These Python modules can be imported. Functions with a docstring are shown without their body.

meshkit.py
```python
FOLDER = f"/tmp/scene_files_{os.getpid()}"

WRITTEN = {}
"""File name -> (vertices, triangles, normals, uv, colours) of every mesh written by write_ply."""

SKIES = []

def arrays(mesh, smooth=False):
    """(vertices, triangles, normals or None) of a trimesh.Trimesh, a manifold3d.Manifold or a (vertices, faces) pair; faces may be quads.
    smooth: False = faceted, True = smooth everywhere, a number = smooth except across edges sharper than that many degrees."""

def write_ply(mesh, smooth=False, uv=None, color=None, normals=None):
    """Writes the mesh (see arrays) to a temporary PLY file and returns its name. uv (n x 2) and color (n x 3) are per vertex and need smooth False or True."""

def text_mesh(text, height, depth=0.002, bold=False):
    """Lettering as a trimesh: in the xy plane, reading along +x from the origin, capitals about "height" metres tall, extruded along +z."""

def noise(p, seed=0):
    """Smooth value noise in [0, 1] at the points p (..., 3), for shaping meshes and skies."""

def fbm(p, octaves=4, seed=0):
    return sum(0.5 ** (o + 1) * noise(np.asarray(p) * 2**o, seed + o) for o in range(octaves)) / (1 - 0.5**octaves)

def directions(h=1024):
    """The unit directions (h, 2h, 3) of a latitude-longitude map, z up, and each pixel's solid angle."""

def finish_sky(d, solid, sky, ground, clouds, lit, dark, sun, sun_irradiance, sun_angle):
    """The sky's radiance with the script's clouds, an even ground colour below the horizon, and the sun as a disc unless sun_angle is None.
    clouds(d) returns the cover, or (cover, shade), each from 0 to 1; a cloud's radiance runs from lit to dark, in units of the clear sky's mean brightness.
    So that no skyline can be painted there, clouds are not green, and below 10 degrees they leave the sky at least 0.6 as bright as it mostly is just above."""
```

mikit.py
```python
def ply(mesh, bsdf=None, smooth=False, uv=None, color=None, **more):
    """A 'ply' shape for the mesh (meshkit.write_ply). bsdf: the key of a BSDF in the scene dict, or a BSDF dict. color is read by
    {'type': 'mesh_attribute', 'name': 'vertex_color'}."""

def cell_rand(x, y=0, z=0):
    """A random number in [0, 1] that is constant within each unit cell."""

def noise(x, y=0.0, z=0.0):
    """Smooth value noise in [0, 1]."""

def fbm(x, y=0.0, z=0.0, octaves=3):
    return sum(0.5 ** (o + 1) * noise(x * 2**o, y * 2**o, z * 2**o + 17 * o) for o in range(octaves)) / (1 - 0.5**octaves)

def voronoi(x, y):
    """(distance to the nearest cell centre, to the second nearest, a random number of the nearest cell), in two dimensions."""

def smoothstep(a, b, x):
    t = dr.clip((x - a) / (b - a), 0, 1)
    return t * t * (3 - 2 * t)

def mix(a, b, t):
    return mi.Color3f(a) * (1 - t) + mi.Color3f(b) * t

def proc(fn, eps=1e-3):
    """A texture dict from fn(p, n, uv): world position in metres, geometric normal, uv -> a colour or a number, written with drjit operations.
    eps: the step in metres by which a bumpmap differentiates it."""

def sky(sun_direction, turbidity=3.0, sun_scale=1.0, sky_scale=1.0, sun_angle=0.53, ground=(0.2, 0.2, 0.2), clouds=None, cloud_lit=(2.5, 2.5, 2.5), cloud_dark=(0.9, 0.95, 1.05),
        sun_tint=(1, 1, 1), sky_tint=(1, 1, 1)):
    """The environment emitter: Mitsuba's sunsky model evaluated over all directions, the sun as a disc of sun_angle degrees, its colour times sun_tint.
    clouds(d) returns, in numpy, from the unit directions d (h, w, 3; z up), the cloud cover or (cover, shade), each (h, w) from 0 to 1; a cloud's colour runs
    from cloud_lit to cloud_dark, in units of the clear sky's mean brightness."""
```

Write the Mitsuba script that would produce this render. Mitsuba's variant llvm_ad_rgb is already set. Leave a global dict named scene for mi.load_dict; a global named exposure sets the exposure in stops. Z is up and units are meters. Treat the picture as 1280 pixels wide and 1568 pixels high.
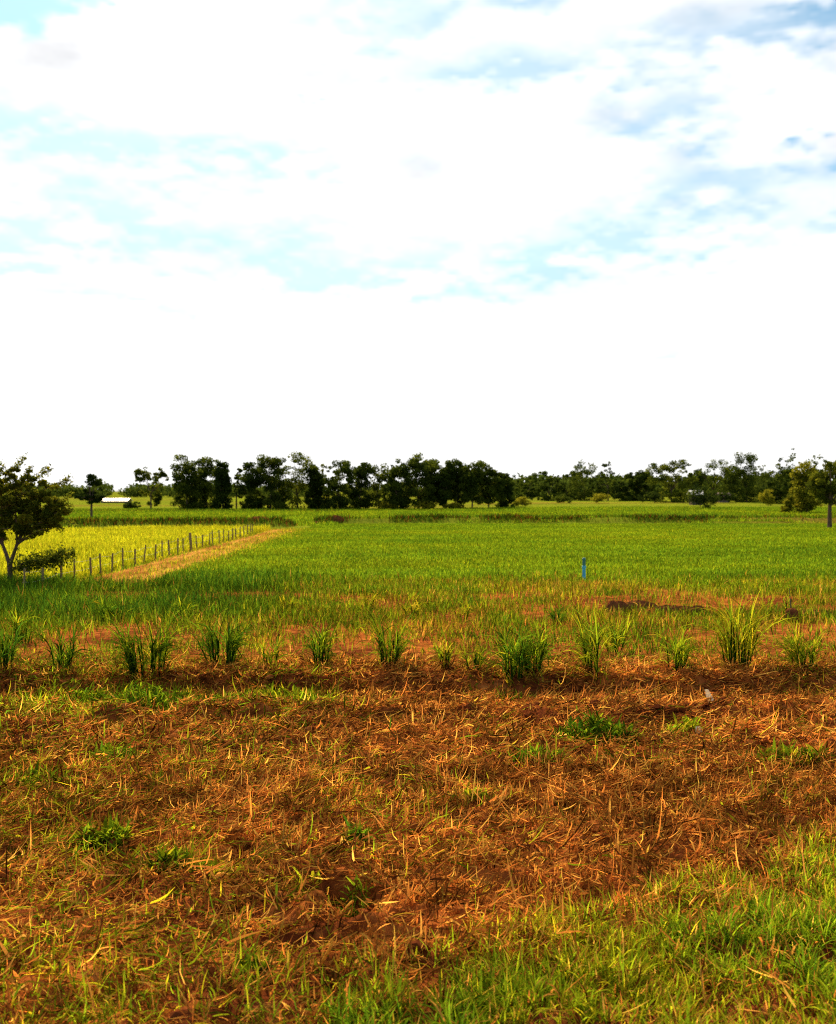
import math
import numpy as np
import drjit as dr
import mitsuba as mi
import mikit
import meshkit
from mikit import proc, mix, noise, fbm, smoothstep, ply

T = mi.ScalarTransform4f
scene, labels = {}, {}

# ------------------------------------------------------------------ camera, sky, exposure
EYE_H = 3.2
PITCH = math.radians(1.09)
scene['camera'] = {
    'type': 'thinlens', 'aperture_radius': 0.009, 'focus_distance': 13.0, 'fov': 41.69, 'fov_axis': 'x', 'near_clip': 0.1, 'far_clip': 8000.0,
    'to_world': T().look_at(origin=[0, 0, EYE_H], target=[0, math.cos(PITCH), EYE_H - math.sin(PITCH)], up=[0, 0, 1]),
}
exposure = 2.15


def cloud_cover(d):
    az = np.degrees(np.arctan2(d[..., 0], d[..., 1]))
    el = np.degrees(np.arcsin(np.clip(d[..., 2], -1, 1)))
    p = np.stack([d[..., 0] * 9, d[..., 1] * 9, d[..., 2] * 19], -1)
    w1 = meshkit.fbm(p, 5, 3) - 0.5
    w2 = meshkit.fbm(p * 1.3 + 40, 5, 9) - 0.5
    fine = meshkit.fbm(p * 3.1 + 9, 4, 21) - 0.5
    finer = meshkit.fbm(p * 7.3 + 5, 3, 27) - 0.5
    w3 = meshkit.fbm(p * 2.6 + 60, 4, 13) - 0.5
    a, e = az + 9 * w1 + 5 * w3, el + 3.2 * w2 + 2.2 * fine + 1.6 * finer
    q = 0.93 + 0.42 * w1 + 0.42 * fine + .22 * finer
    # open sky between the cloud banks: azimuth, elevation, half widths (degrees), how far it opens
    for ca, ce, ra, re, s in ((-17, 25.0, 7.0, 1.5, .95), (-22, 22.6, 3.0, 1.1, .85), (-17.6, 22.9, 1.3, .5, .5), (-1.4, 24.8, 2.4, .8, .6), (0.3, 22.8, 2.4, .9, .5),
                              (5.6, 24.0, 2.4, 1.1, .6), (21, 21.8, 6.5, 1.1, .60), (18.5, 25.6, 4.5, .8, .7), (-5.5, 19.2, 2.6, .5, .5), (20.8, 16.3, 1.6, .7, .7),
                              (15.5, 15.2, 3.2, 1.2, .42), (21, 12.8, 3.0, 1.2, .45), (33, 18, 9, 4, .7), (-38, 17, 10, 4, .6), (60, 30, 14, 8, .8), (-70, 34, 16, 8, .8), (10, 38, 12, 5, .7)):
        g = ((a - ca) / ra) ** 2 + ((e - ce) / re) ** 2
        q = q - s * np.exp(-g * .8)
    # thin veils through which the blue shows
    veil = 0
    for ca, ce, ra, re, s in ((-14, 17.4, 9, 1.0, .50), (-17, 15.4, 9, 1.9, .34), (-12, 12.8, 10, 1.1, .42), (-20, 11.4, 4, .8, .45), (-6, 11.4, 4, .8, .34), (1.5, 10.8, 6, 1.0, .36),
                              (8, 12.0, 4, 1.0, .42), (13, 14.0, 7, 2.2, .42), (4, 20.9, 5, .9, .45), (12.5, 18.4, 3.0, 1.2, .42), (16, 21.5, 6, 1.6, .35), (-17, 9.2, 7, .5, .34), (15, 7.2, 3, .5, .22), (4.0, 5.2, 3, .4, .18), (-2, 23.5, 7, 1.2, .3)):
        g = ((a - ca) / ra) ** 2 + ((e - ce) / re) ** 2
        veil = veil + s * np.exp(-g * .8)
    veil = np.clip(veil * (1.30 + 2.8 * fine + 2.6 * finer), 0, .74)
    q = q - np.where(np.abs(az) > 100, 0.35 * meshkit.fbm(p * .45, 4, 5), 0)
    beyond = np.clip((np.maximum(np.abs(az) - 32, (el - 34) * 1.3)) / 30, 0, 1)
    q = q - beyond * (.95 * meshkit.fbm(p * .30 + 7, 5, 55) - .12)
    c = np.clip((q - 0.18) / 0.58, 0, 1)
    cover = c * c * (3 - 2 * c) * (1 - veil)
    shade = np.clip((meshkit.fbm(p * 1.5 + 3, 6, 33) - 0.50) * 3.2, 0, 1) * np.clip(.35 + el / 22, .35, 1)
    return cover, shade


scene['sky'] = mikit.sky([-0.24, 0.78, 0.66], turbidity=3, sun_scale=1.25, sun_angle=1.6, clouds=cloud_cover, ground=(0.15, 0.14, 0.05),
                         cloud_lit=(3.5, 3.48, 3.46), cloud_dark=(2.5, 2.53, 2.6), sky_tint=(.78, 1.01, 1.05), sun_tint=(1.0, .93, .8))

# ------------------------------------------------------------------ helpers
rng = np.random.default_rng(11)


def N2(x, y, s, seed=0, oct=3):
    x = np.asarray(x, float)
    return meshkit.fbm(np.stack([x * s, np.asarray(y, float) * s, np.zeros_like(x) + .5], -1), oct, seed)


def sstep(a, b, x):
    t = np.clip((np.asarray(x, float) - a) / (b - a), 0, 1)
    return t * t * (3 - 2 * t)


PITS = [(-0.47, 8.36, .19, .17, .34), (-0.76, 8.56, .25, .15, .26), (-0.80, 7.68, .28, .09, .18), (-0.40, 7.9, .10, .08, .12), (-2.9, 9.6, .16, .14, .2), (-.1, 8.0, .2, .1, .16), (.55, 8.75, .3, .14, .2), (-3.4, 8.1, .2, .15, .2), (-2.2, 8.2, .2, .12, .16)]


BARE = [(60, 1008, .62, .8), (548, 992, .62, .8), (640, 990, .5, .7), (872, 1004, .62, .7), (705, 945, .8, 1.6), (190, 968, .9, 1.2), (985, 1022, .5, .4), (1085, 975, .9, .8), (820, 945, .7, 1.4), (330, 915, 1.4, .9), (600, 928, .9, 1.2), (1030, 905, 1.2, 1.0), (190, 913, 2.2, 1.5), (420, 912, 2.4, .9), (770, 915, 1.2, 1.2), (470, 968, .7, .8), (1190, 995, .6, .6)]


def height(x, y):
    """The lie of the land."""
    x, y = np.broadcast_arrays(np.asarray(x, float), np.asarray(y, float))
    near = (1 - sstep(18.5, 21.5, y)) * sstep(1.5, 4, y)
    mid = sstep(18.5, 21.5, y) * (1 - sstep(35, 39, y))
    r1 = 1 - np.abs(2 * N2(x, y * 1.25, .95, 1, 3) - 1)
    r2 = 1 - np.abs(2 * N2(x, y * 1.2, 2.6, 2, 2) - 1)
    heap = sstep(.42, .66, N2(x, y, .8, 11, 2)) * np.exp(-((y - 15.6) / 1.3) ** 2)
    z = near * (.24 * heap + .25 * (r1 - .7) + .20 * (r2 - .7) + .07 * (N2(x, y, 8, 3, 2) - .5))
    z = z + mid * (.12 * (N2(x, y, .5, 4) - .5) + .05 * (N2(x, y, 2.2, 6) - .5))
    edge = y + 1.0 * (N2(x, y * 0, .55, 12, 3) - .5)
    z = z - .26 * sstep(13, 17, y) * (1 - sstep(18.0, 18.55, edge))
    for px, py, rx, ry, dp in PITS:
        z = z - dp * np.exp(-(((x - px) / rx) ** 2 + ((y - py) / ry) ** 2) ** 2)
    bank = 108 + 2.5 * np.sin(x * .07) + 1.2 * np.sin(x * .19 + 1)
    z = z + .55 * np.exp(-((y - bank) / 1.3) ** 2) * (.65 + .7 * N2(x, y, .25, 8)) * sstep(-13, -8, x)
    bank2 = 97 + .25 * (x + 20) + .8 * np.sin(x * .2)
    z = z + .55 * np.exp(-((y - bank2) / 1.5) ** 2) * (.7 + .6 * N2(x, y, .25, 9)) * (1 - sstep(-12.5, -10.5, x)) * (y > 60)
    z = z + 1.25 * sstep(118, 330, y) * sstep(-6, 30, x)
    return z


def H1(x, y):
    return float(height(np.array([x]), np.array([y]))[0])


def tubes(paths, sides=6):
    """Joined tapered tubes; paths: list of (points (k,3), radii (k,))."""
    V, F, at = [], [], 0
    for p, r in paths:
        p, r = np.asarray(p, float), np.broadcast_to(np.asarray(r, float), (len(p),))
        t = np.gradient(p, axis=0)
        t /= np.linalg.norm(t, axis=1, keepdims=True) + 1e-12
        a = np.cross(t, np.where(np.abs(t[:, 2:]) < .9, [0, 0, 1.], [1., 0, 0]))
        a /= np.linalg.norm(a, axis=1, keepdims=True)
        b = np.cross(t, a)
        ang = np.arange(sides) * 2 * np.pi / sides
        v = p[:, None] + r[:, None, None] * (np.cos(ang)[None, :, None] * a[:, None] + np.sin(ang)[None, :, None] * b[:, None])
        k = len(p)
        i, j = np.meshgrid(np.arange(k - 1), np.arange(sides), indexing='ij')
        q = np.stack([i * sides + j, i * sides + (j + 1) % sides, (i + 1) * sides + (j + 1) % sides, (i + 1) * sides + j], -1).reshape(-1, 4)
        f = np.vstack([q[:, [0, 1, 2]], q[:, [0, 2, 3]]])
        caps = [[0, m + 1, m] for m in range(1, sides - 1)] + [[(k - 1) * sides, (k - 1) * sides + m, (k - 1) * sides + m + 1] for m in range(1, sides - 1)]
        V.append(v.reshape(-1, 3)); F.append(np.vstack([f, caps]) + at); at += k * sides
    return np.vstack(V), np.vstack(F)


def ribbons(base, az, length, width, tilt, bend, u, v, segs=3, roll=0.0, prof=None):
    """Grass blades, straws and leaves: bent tapering strips. u picks the tone in the ramp, v the brightness; both constant along a blade."""
    base = np.asarray(base, float)
    n = len(base)
    full = lambda a: np.broadcast_to(np.asarray(a, float), (n,))
    az, length, width, tilt, bend, roll, u, v = map(full, (az, length, width, tilt, bend, roll, u, v))
    dirn = np.stack([np.cos(az), np.sin(az), 0 * az], -1)
    perp = np.stack([-np.sin(az), np.cos(az), 0 * az], -1)
    up = np.array([0, 0, 1.])
    side = np.cos(roll)[:, None] * perp + np.sin(roll)[:, None] * up
    prof = prof or {1: (1, .1), 2: (.8, 1, .1), 3: (.7, 1, .75, .08), 4: (.6, 1, .95, .6, .06)}[segs]
    P = [base]
    for k in range(segs):
        a = (tilt + bend * (k + .5) / segs)[:, None]
        P.append(P[-1] + (length / segs)[:, None] * (np.sin(a) * dirn + np.cos(a) * up))
    P = np.stack(P, 1)
    W = (width / 2)[:, None, None] * np.asarray(prof)[None, :, None] * side[:, None, :]
    V = np.stack([P - W, P + W], 2).reshape(-1, 3)
    m = (segs + 1) * 2
    k = np.arange(segs)
    f = np.concatenate([np.stack([2 * k, 2 * k + 1, 2 * k + 3], -1), np.stack([2 * k, 2 * k + 3, 2 * k + 2], -1)])
    F = (f[None] + (np.arange(n) * m)[:, None, None]).reshape(-1, 3)
    return V, F, np.repeat(np.stack([u, v], -1), m, 0)


def join(*parts):
    V, F, U, at = [], [], [], 0
    for v, f, u in parts:
        V.append(v); F.append(f + at); U.append(u); at += len(v)
    return np.vstack(V), np.vstack(F), np.vstack(U)


def put(key, m, bsdf, smooth=False):
    scene[key] = ply((m[0], m[1]), bsdf, smooth=smooth, uv=m[2] if len(m) > 2 else None)
    return key


def tag(key, label=None, cat=None, group=None, kind=None):
    labels[key] = {k: x for k, x in dict(label=label, category=cat, group=group, kind=kind).items() if x}


counts = {}


def numbered(name):
    counts[name] = counts.get(name, -1) + 1
    return name if counts[name] == 0 else f'{name}_{counts[name]:03d}'


# ------------------------------------------------------------------ materials
def ramp(stops):
    def f(u):
        c = mi.Color3f(*stops[0][1])
        for (a, _), (b, cb) in zip(stops, stops[1:]):
            t = dr.clip((u - a) / (b - a), 0, 1)
            c = c * (1 - t) + mi.Color3f(*cb) * t
        return c
    return f


blade_ramp = ramp([(0.0, (.012, .045, .010)), (.25, (.060, .160, .008)), (.45, (.230, .310, .008)), (.60, (.46, .36, .012)), (.75, (.56, .32, .055)),
                   (.88, (.50, .165, .026)), (1.0, (.06, .020, .007)), (1.1, (.45, .44, .012)), (1.35, (.56, .55, .014))])
scene['blade'] = {'type': 'principledthin', 'base_color': proc(lambda p, n, uv: blade_ramp(dr.select(uv.x < .7, dr.minimum(uv.x + .16 * (fbm(p.x * .07, p.y * .22, 1.0, 3) - .5), .7), uv.x)) * (0.25 + 1.5 * uv.y) * (.72 + .56 * fbm(p.x * .35, p.y * .6, 4.0, 2))), 'roughness': .55, 'diff_trans': 1.1, 'spec_trans': 0.0, 'eta': 1.3}
leaf_ramp = ramp([(0.0, (.018, .036, .010)), (.35, (.050, .078, .010)), (.7, (.105, .130, .010)), (1.0, (.20, .19, .012))])
scene['leaf'] = {'type': 'principledthin', 'base_color': proc(lambda p, n, uv: leaf_ramp(uv.x) * (0.55 + 0.9 * uv.y)), 'roughness': .5, 'diff_trans': 1.25, 'spec_trans': 0.0, 'eta': 1.3}


def bark_col(p, n, uv):
    g = fbm(p.x * 25, p.y * 25, p.z * 4)
    return mix((.05, .032, .02), (.16, .11, .07), g)


scene['bark'] = {'type': 'twosided', 'b': {'type': 'diffuse', 'reflectance': proc(bark_col)}}


def soil_col(p, n, uv):
    a = fbm(p.x * .9, p.y * .9, 0.0, 4)
    b = fbm(p.x * 7, p.y * 7, 3.0, 3)
    red = mix((.11, .028, .009), (.34, .10, .020), smoothstep(.3, .7, a * .55 + b * .45))
    red = mix(red, (.40, .17, .045), smoothstep(.60, .85, b) * .4)
    far = mix((.10, .12, .012), (.19, .24, .012), fbm(p.x * .05, p.y * .2, 5.0, 4))
    dry = mix((.22, .17, .02), (.11, .10, .015), fbm(p.x * .1, p.y * .3, 9.0, 3))
    far = mix(far, dry, smoothstep(.55, .75, fbm(p.x * .02, p.y * .09, 2.0, 3)))
    return mix(red, far, smoothstep(36, 41, p.y + 5 * noise(p.x * .3, p.y * .3)))


scene['soil'] = {'type': 'twosided', 'b': {'type': 'diffuse', 'reflectance': proc(soil_col)}}
scene['track_soil'] = {'type': 'twosided', 'b': {'type': 'diffuse', 'reflectance': proc(lambda p, n, uv: mix((.24, .09, .02), (.44, .22, .045), smoothstep(.3, .7, fbm(p.x * 1.3, p.y * .5, 1.0, 5))))}}
scene['dark_soil'] = {'type': 'twosided', 'b': {'type': 'diffuse', 'reflectance': proc(lambda p, n, uv: mix((.05, .018, .009), (.20, .066, .022), fbm(p.x * 9, p.y * 9, p.z * 9, 3)))}}
scene['post_wood'] = {'type': 'twosided', 'b': {'type': 'diffuse', 'reflectance': proc(lambda p, n, uv: mix((.12, .09, .04), (.26, .19, .09), fbm(p.x * 30, p.y * 30, p.z * 3, 3)))}}
scene['wire_metal'] = {'type': 'roughconductor', 'material': 'Al', 'alpha': .4}
scene['blue_plastic'] = {'type': 'twosided', 'b': {'type': 'principled', 'base_color': proc(lambda p, n, uv: mix((.03, .28, .48), (.06, .36, .50), noise(p.x * 20, p.y * 20, p.z * 6))), 'roughness': .45}}
scene['teal_plastic'] = {'type': 'twosided', 'b': {'type': 'principled', 'base_color': proc(lambda p, n, uv: mix((.015, .12, .10), (.03, .18, .13), noise(p.x * 20, p.y * 20, p.z * 9))), 'roughness': .5}}
scene['pale_paper'] = {'type': 'principledthin', 'base_color': proc(lambda p, n, uv: mix((.80, .66, .40), (.90, .82, .60), noise(p.x * 40, p.y * 40, p.z * 40))), 'roughness': .7, 'diff_trans': 1.0}
scene['pale_roof'] = {'type': 'twosided', 'b': {'type': 'principled', 'base_color': proc(lambda p, n, uv: mix((.48, .48, .44), (.62, .62, .58), fbm(p.x * 1.5, p.y * 1.5, p.z, 3))), 'roughness': .5}}
scene['pink_roof'] = {'type': 'twosided', 'b': {'type': 'diffuse', 'reflectance': proc(lambda p, n, uv: mix((.30, .20, .17), (.42, .32, .29), fbm(p.x * 1.5, p.y * 1.5, p.z, 3)))}}
scene['hut_wall'] = {'type': 'twosided', 'b': {'type': 'diffuse', 'reflectance': proc(lambda p, n, uv: mix((.10, .08, .06), (.18, .14, .10), fbm(p.x * 2, p.y * 2, p.z * 2, 3)))}}
scene['dark_opening'] = {'type': 'twosided', 'b': {'type': 'diffuse', 'reflectance': {'type': 'rgb', 'value': [.05, .045, .04]}}}

# ------------------------------------------------------------------ the ground, one sheet to the horizon


def axis(parts):
    out = [np.array([parts[0][0]], float)]
    for a, b, n, p in parts:
        t = np.linspace(0, 1, n + 1)[1:]
        out.append(a + (b - a) * (t ** p if p > 0 else 1 - (1 - t) ** (-p)))
    return np.unique(np.concatenate(out))


gx = axis([(-4000, -60, 26, -4), (-60, -9.5, 60, -2.0), (-9.5, 9.5, 400, 1), (9.5, 60, 60, 2.0), (60, 4000, 26, 4)])
gy = axis([(-4000, 3, 26, -4), (3, 21, 390, 1), (21, 40, 110, 1), (40, 92, 40, 1), (92, 116, 48, 1), (116, 340, 40, 1), (340, 5000, 30, 4)])
X, Y = np.meshgrid(gx, gy)
Z = height(X, Y)
i, j = np.meshgrid(np.arange(len(gy) - 1), np.arange(len(gx) - 1), indexing='ij')
q = np.stack([i * len(gx) + j, i * len(gx) + j + 1, (i + 1) * len(gx) + j + 1, (i + 1) * len(gx) + j], -1).reshape(-1, 4)
put('ground', (np.stack([X, Y, Z], -1).reshape(-1, 3), np.vstack([q[:, [0, 1, 2]], q[:, [0, 2, 3]]])), 'soil', True)
tag('ground', 'red orange soil and green farmland reaching to the horizon', 'ground', kind='structure')

# farm track beside the fence
ty = np.linspace(35.2, 91, 120)
tx = np.linspace(0, 1, 14)
TY, TX = np.meshgrid(ty, tx, indexing='ij')
left = -11.95 + .25 * (N2(ty, ty * 0, .5, 41) - .5) - .6 * sstep(80, 90, ty)
right = -9.75 + 1.0 * (N2(ty, ty * 0 + 3, .35, 42) - .5) - .2 * sstep(70, 88, ty) + 1.2 * (1 - sstep(35, 41, ty))
PX = left[:, None] + (right - left)[:, None] * TX
PZ = height(PX, TY) + .012 + .05 * np.sin(np.pi * TX) + .05 * (N2(PX, TY, 1.2, 43) - .5) * np.sin(np.pi * TX)
i, j = np.meshgrid(np.arange(119), np.arange(13), indexing='ij')
q = np.stack([i * 14 + j, i * 14 + j + 1, (i + 1) * 14 + j + 1, (i + 1) * 14 + j], -1).reshape(-1, 4)
put('dirt_track', (np.stack([PX, TY, PZ], -1).reshape(-1, 3), np.vstack([q[:, [0, 1, 2]], q[:, [0, 2, 3]]])), 'track_soil', True)
tag('dirt_track', 'orange dirt track running along the fence beside the yellow field', 'track', kind='structure')

# ------------------------------------------------------------------ mown litter over the red soil


def wedge(n, y0, y1, k=.42, m=1.0, g=rng):
    """Points spread evenly over the ground between two distances."""
    y = np.sqrt(g.uniform(0, 1, n * 2) * (y1 ** 2 - y0 ** 2) + y0 ** 2)
    x = g.uniform(-1, 1, n * 2) * (k * y1 + m)
    ok = np.abs(x) < k * y + m
    return x[ok][:n], y[ok][:n]


def lawn_edge(x, y):
    """Signed metres into the fresh grass at the lower right."""
    return (6.75 + .70 * x - y) * .82 + 1.3 * (N2(x, y, 1.1, 51) - .5)


def olive(x, y):
    """How weedy the litter is: the left and the far left are greener."""
    return np.clip(.62 * (1 - sstep(-5.0, 1.5, x + .12 * (y - 8))) + 1.5 * (N2(x, y, .55, 52) - .47), 0, 1)


x, y = wedge(150000, 5.4, 21.0)
def in_pit(x, y):
    m = np.zeros(len(x))
    for px, py, rx, ry, dp in PITS:
        m = np.maximum(m, np.exp(-(((x - px) / (rx * 1.1)) ** 2 + ((y - py) / (ry * 1.1)) ** 2) ** 2))
    return m


keep = rng.uniform(0, 1, len(x)) < .45 + 1.5 * sstep(.3, .62, N2(x, y, 1.9, 53))
keep &= rng.uniform(0, 1, len(x)) > .35 * in_pit(x, y)
keep &= rng.uniform(0, 1, len(x)) < .95 - .75 * sstep(0, .6, lawn_edge(x, y))
redbare = sstep(.40, .6, N2(x, y, .7, 67, 2)) * sstep(14.5, 16.5, y) * sstep(-1, 2.5, x)
keep &= rng.uniform(0, 1, len(x)) > .65 * redbare
keep &= rng.uniform(0, 1, len(x)) < 1.05 - .8 * sstep(18, 20.5, y + 2 * (N2(x, y, .4, 57) - .5))
x, y = x[keep], y[keep]
n = len(x)
ol = olive(x, y)
pick = rng.uniform(0, 1, n)
rot = sstep(.40, .64, N2(x, y, 3.6, 54, 3))
u = np.where(pick < ol * .7, rng.uniform(.30, .60, n), np.clip(rng.normal(.85, .075, n), .60, .94))
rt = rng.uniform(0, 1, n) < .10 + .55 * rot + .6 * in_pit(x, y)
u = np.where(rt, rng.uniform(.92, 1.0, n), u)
L = rng.gamma(2.2, .058, n) + .03
mat = lambda x, y: 4 * np.pi * N2(x, y, 1.7, 63, 2) + rng.normal(0, .75, len(x))
clump = lambda x, y: .12 + 1.55 * sstep(.30, .68, N2(x, y, 4.2, 64, 2))
z = height(x, y) + .10 * rng.uniform(0, 1, n) ** 1.5
tilt = np.where(rt, rng.normal(1.5, .15, n), rng.normal(1.42, .30, n))
st = ribbons(np.stack([x, y, z], -1), mat(x, y), L, rng.uniform(.005, .016, n) + .0004 * y, tilt, rng.normal(.15, .8, n), u, np.clip(rng.uniform(0, 1.2, n) ** 1.3 * (.6 + .8 * N2(x, y, .9, 56)) * clump(x, y), 0, 1.25), 3, rng.normal(0, .6, n))
# finer curled straw close by
x, y = wedge(75000, 5.2, 12.5)
keep = (rng.uniform(0, 1, len(x)) > .8 * in_pit(x, y)) & (rng.uniform(0, 1, len(x)) < (.3 + 1.2 * sstep(.32, .6, N2(x, y, 2.3, 55))) * (.95 - .75 * sstep(-.1, .6, lawn_edge(x, y))))
x, y = x[keep], y[keep]
n = len(x)
u = np.where(rng.uniform(0, 1, n) < olive(x, y) * .7, rng.uniform(.36, .62, n), np.clip(rng.normal(.845, .075, n), .6, .94))
u = np.where(rng.uniform(0, 1, n) < .05 + .5 * sstep(.40, .64, N2(x, y, 3.6, 54, 3)), rng.uniform(.92, 1.0, n), u)
fs = ribbons(np.stack([x, y, height(x, y) + .09 * rng.uniform(0, 1, n)], -1), mat(x, y), rng.gamma(4, .03, n) + .03, rng.uniform(.004, .013, n), rng.normal(1.35, .3, n), rng.normal(.3, 1.1, n), u, np.clip(rng.uniform(0, 1.2, n) ** 1.3 * clump(x, y), 0, 1.25), 3, rng.normal(0, .6, n))
# broad dead leaves curled among the straw
x, y = wedge(42000, 5.4, 20.5)
keep = (rng.uniform(0, 1, len(x)) < .9 - .85 * sstep(-.2, .5, lawn_edge(x, y))) & (in_pit(x, y) < .3)
x, y = x[keep], y[keep]
n = len(x)
u = np.where(rng.uniform(0, 1, n) < olive(x, y) * .7, rng.uniform(.3, .55, n), np.clip(rng.normal(.82, .08, n), .62, .93))
u = np.where(rng.uniform(0, 1, n) < .08 + .5 * sstep(.40, .64, N2(x, y, 3.6, 54, 3)), rng.uniform(.93, 1.0, n), u)
lv = ribbons(np.stack([x, y, height(x, y) + rng.uniform(.0, .08, n)], -1), rng.uniform(0, 2 * np.pi, n), rng.uniform(.05, .16, n), rng.uniform(.010, .027, n), rng.normal(1.25, .33, n), rng.normal(.5, .6, n), u, rng.uniform(0, 1, n) ** 1.2, 3, rng.normal(0, .5, n), (.4, 1, .8, .1))
put('mown_litter', join(st, fs, lv), 'blade')
tag('mown_litter', 'orange and tan litter of mown straw and dead leaves on red soil', 'litter', kind='stuff')

# fine chaff
x, y = wedge(70000, 5.2, 14.0)
keep = rng.uniform(0, 1, len(x)) < .95 - .8 * sstep(-.1, .6, lawn_edge(x, y))
x, y = x[keep], y[keep]
n = len(x)
u = np.where(rng.uniform(0, 1, n) < .35, rng.uniform(.9, 1.0, n), np.clip(rng.normal(.82, .09, n), .45, .95))
ch = ribbons(np.stack([x, y, height(x, y) + .07 * rng.uniform(0, 1, n) ** 2], -1), rng.uniform(0, 2 * np.pi, n), rng.uniform(.015, .055, n), rng.uniform(.004, .012, n), rng.normal(1.4, .3, n), 0, u, np.clip(rng.uniform(0, 1.1, n) * clump(x, y), 0, 1.2), 1, rng.normal(0, .7, n))
put('fine_chaff', ch, 'blade')
tag('fine_chaff', 'fine broken chaff scattered between the mown straw', 'litter', kind='stuff')

# crumbly clods of red soil
g = np.random.default_rng(303)
import trimesh
ico = trimesh.creation.icosphere(subdivisions=1)
x, y = wedge(9000, 5.6, 20.0, g=g)
keep = (g.uniform(0, 1, len(x)) < .06 + .9 * sstep(.46, .64, N2(x, y, 1.2, 68, 2)) * (.5 + .5 * sstep(-4, 1, x))) & (lawn_edge(x, y) < .1)
x, y = x[keep], y[keep]
n = len(x)
sz = np.minimum(g.gamma(3, .011, n) + .012, .065)
V = ico.vertices[None] * (1 + .45 * (g.uniform(size=(n, len(ico.vertices), 1)) - .5)) * sz[:, None, None] * np.stack([g.uniform(.8, 1.5, n), g.uniform(.8, 1.3, n), g.uniform(.55, .95, n)], -1)[:, None, :]
V = V + np.stack([x, y, height(x, y) + .25 * sz], -1)[:, None, :]
F = ico.faces[None] + (np.arange(n) * len(ico.vertices))[:, None, None]
put('soil_clods', (V.reshape(-1, 3), F.reshape(-1, 3)), 'soil')
tag('soil_clods', 'crumbly clods of red soil among the mown straw', 'clods', kind='stuff')

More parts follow.
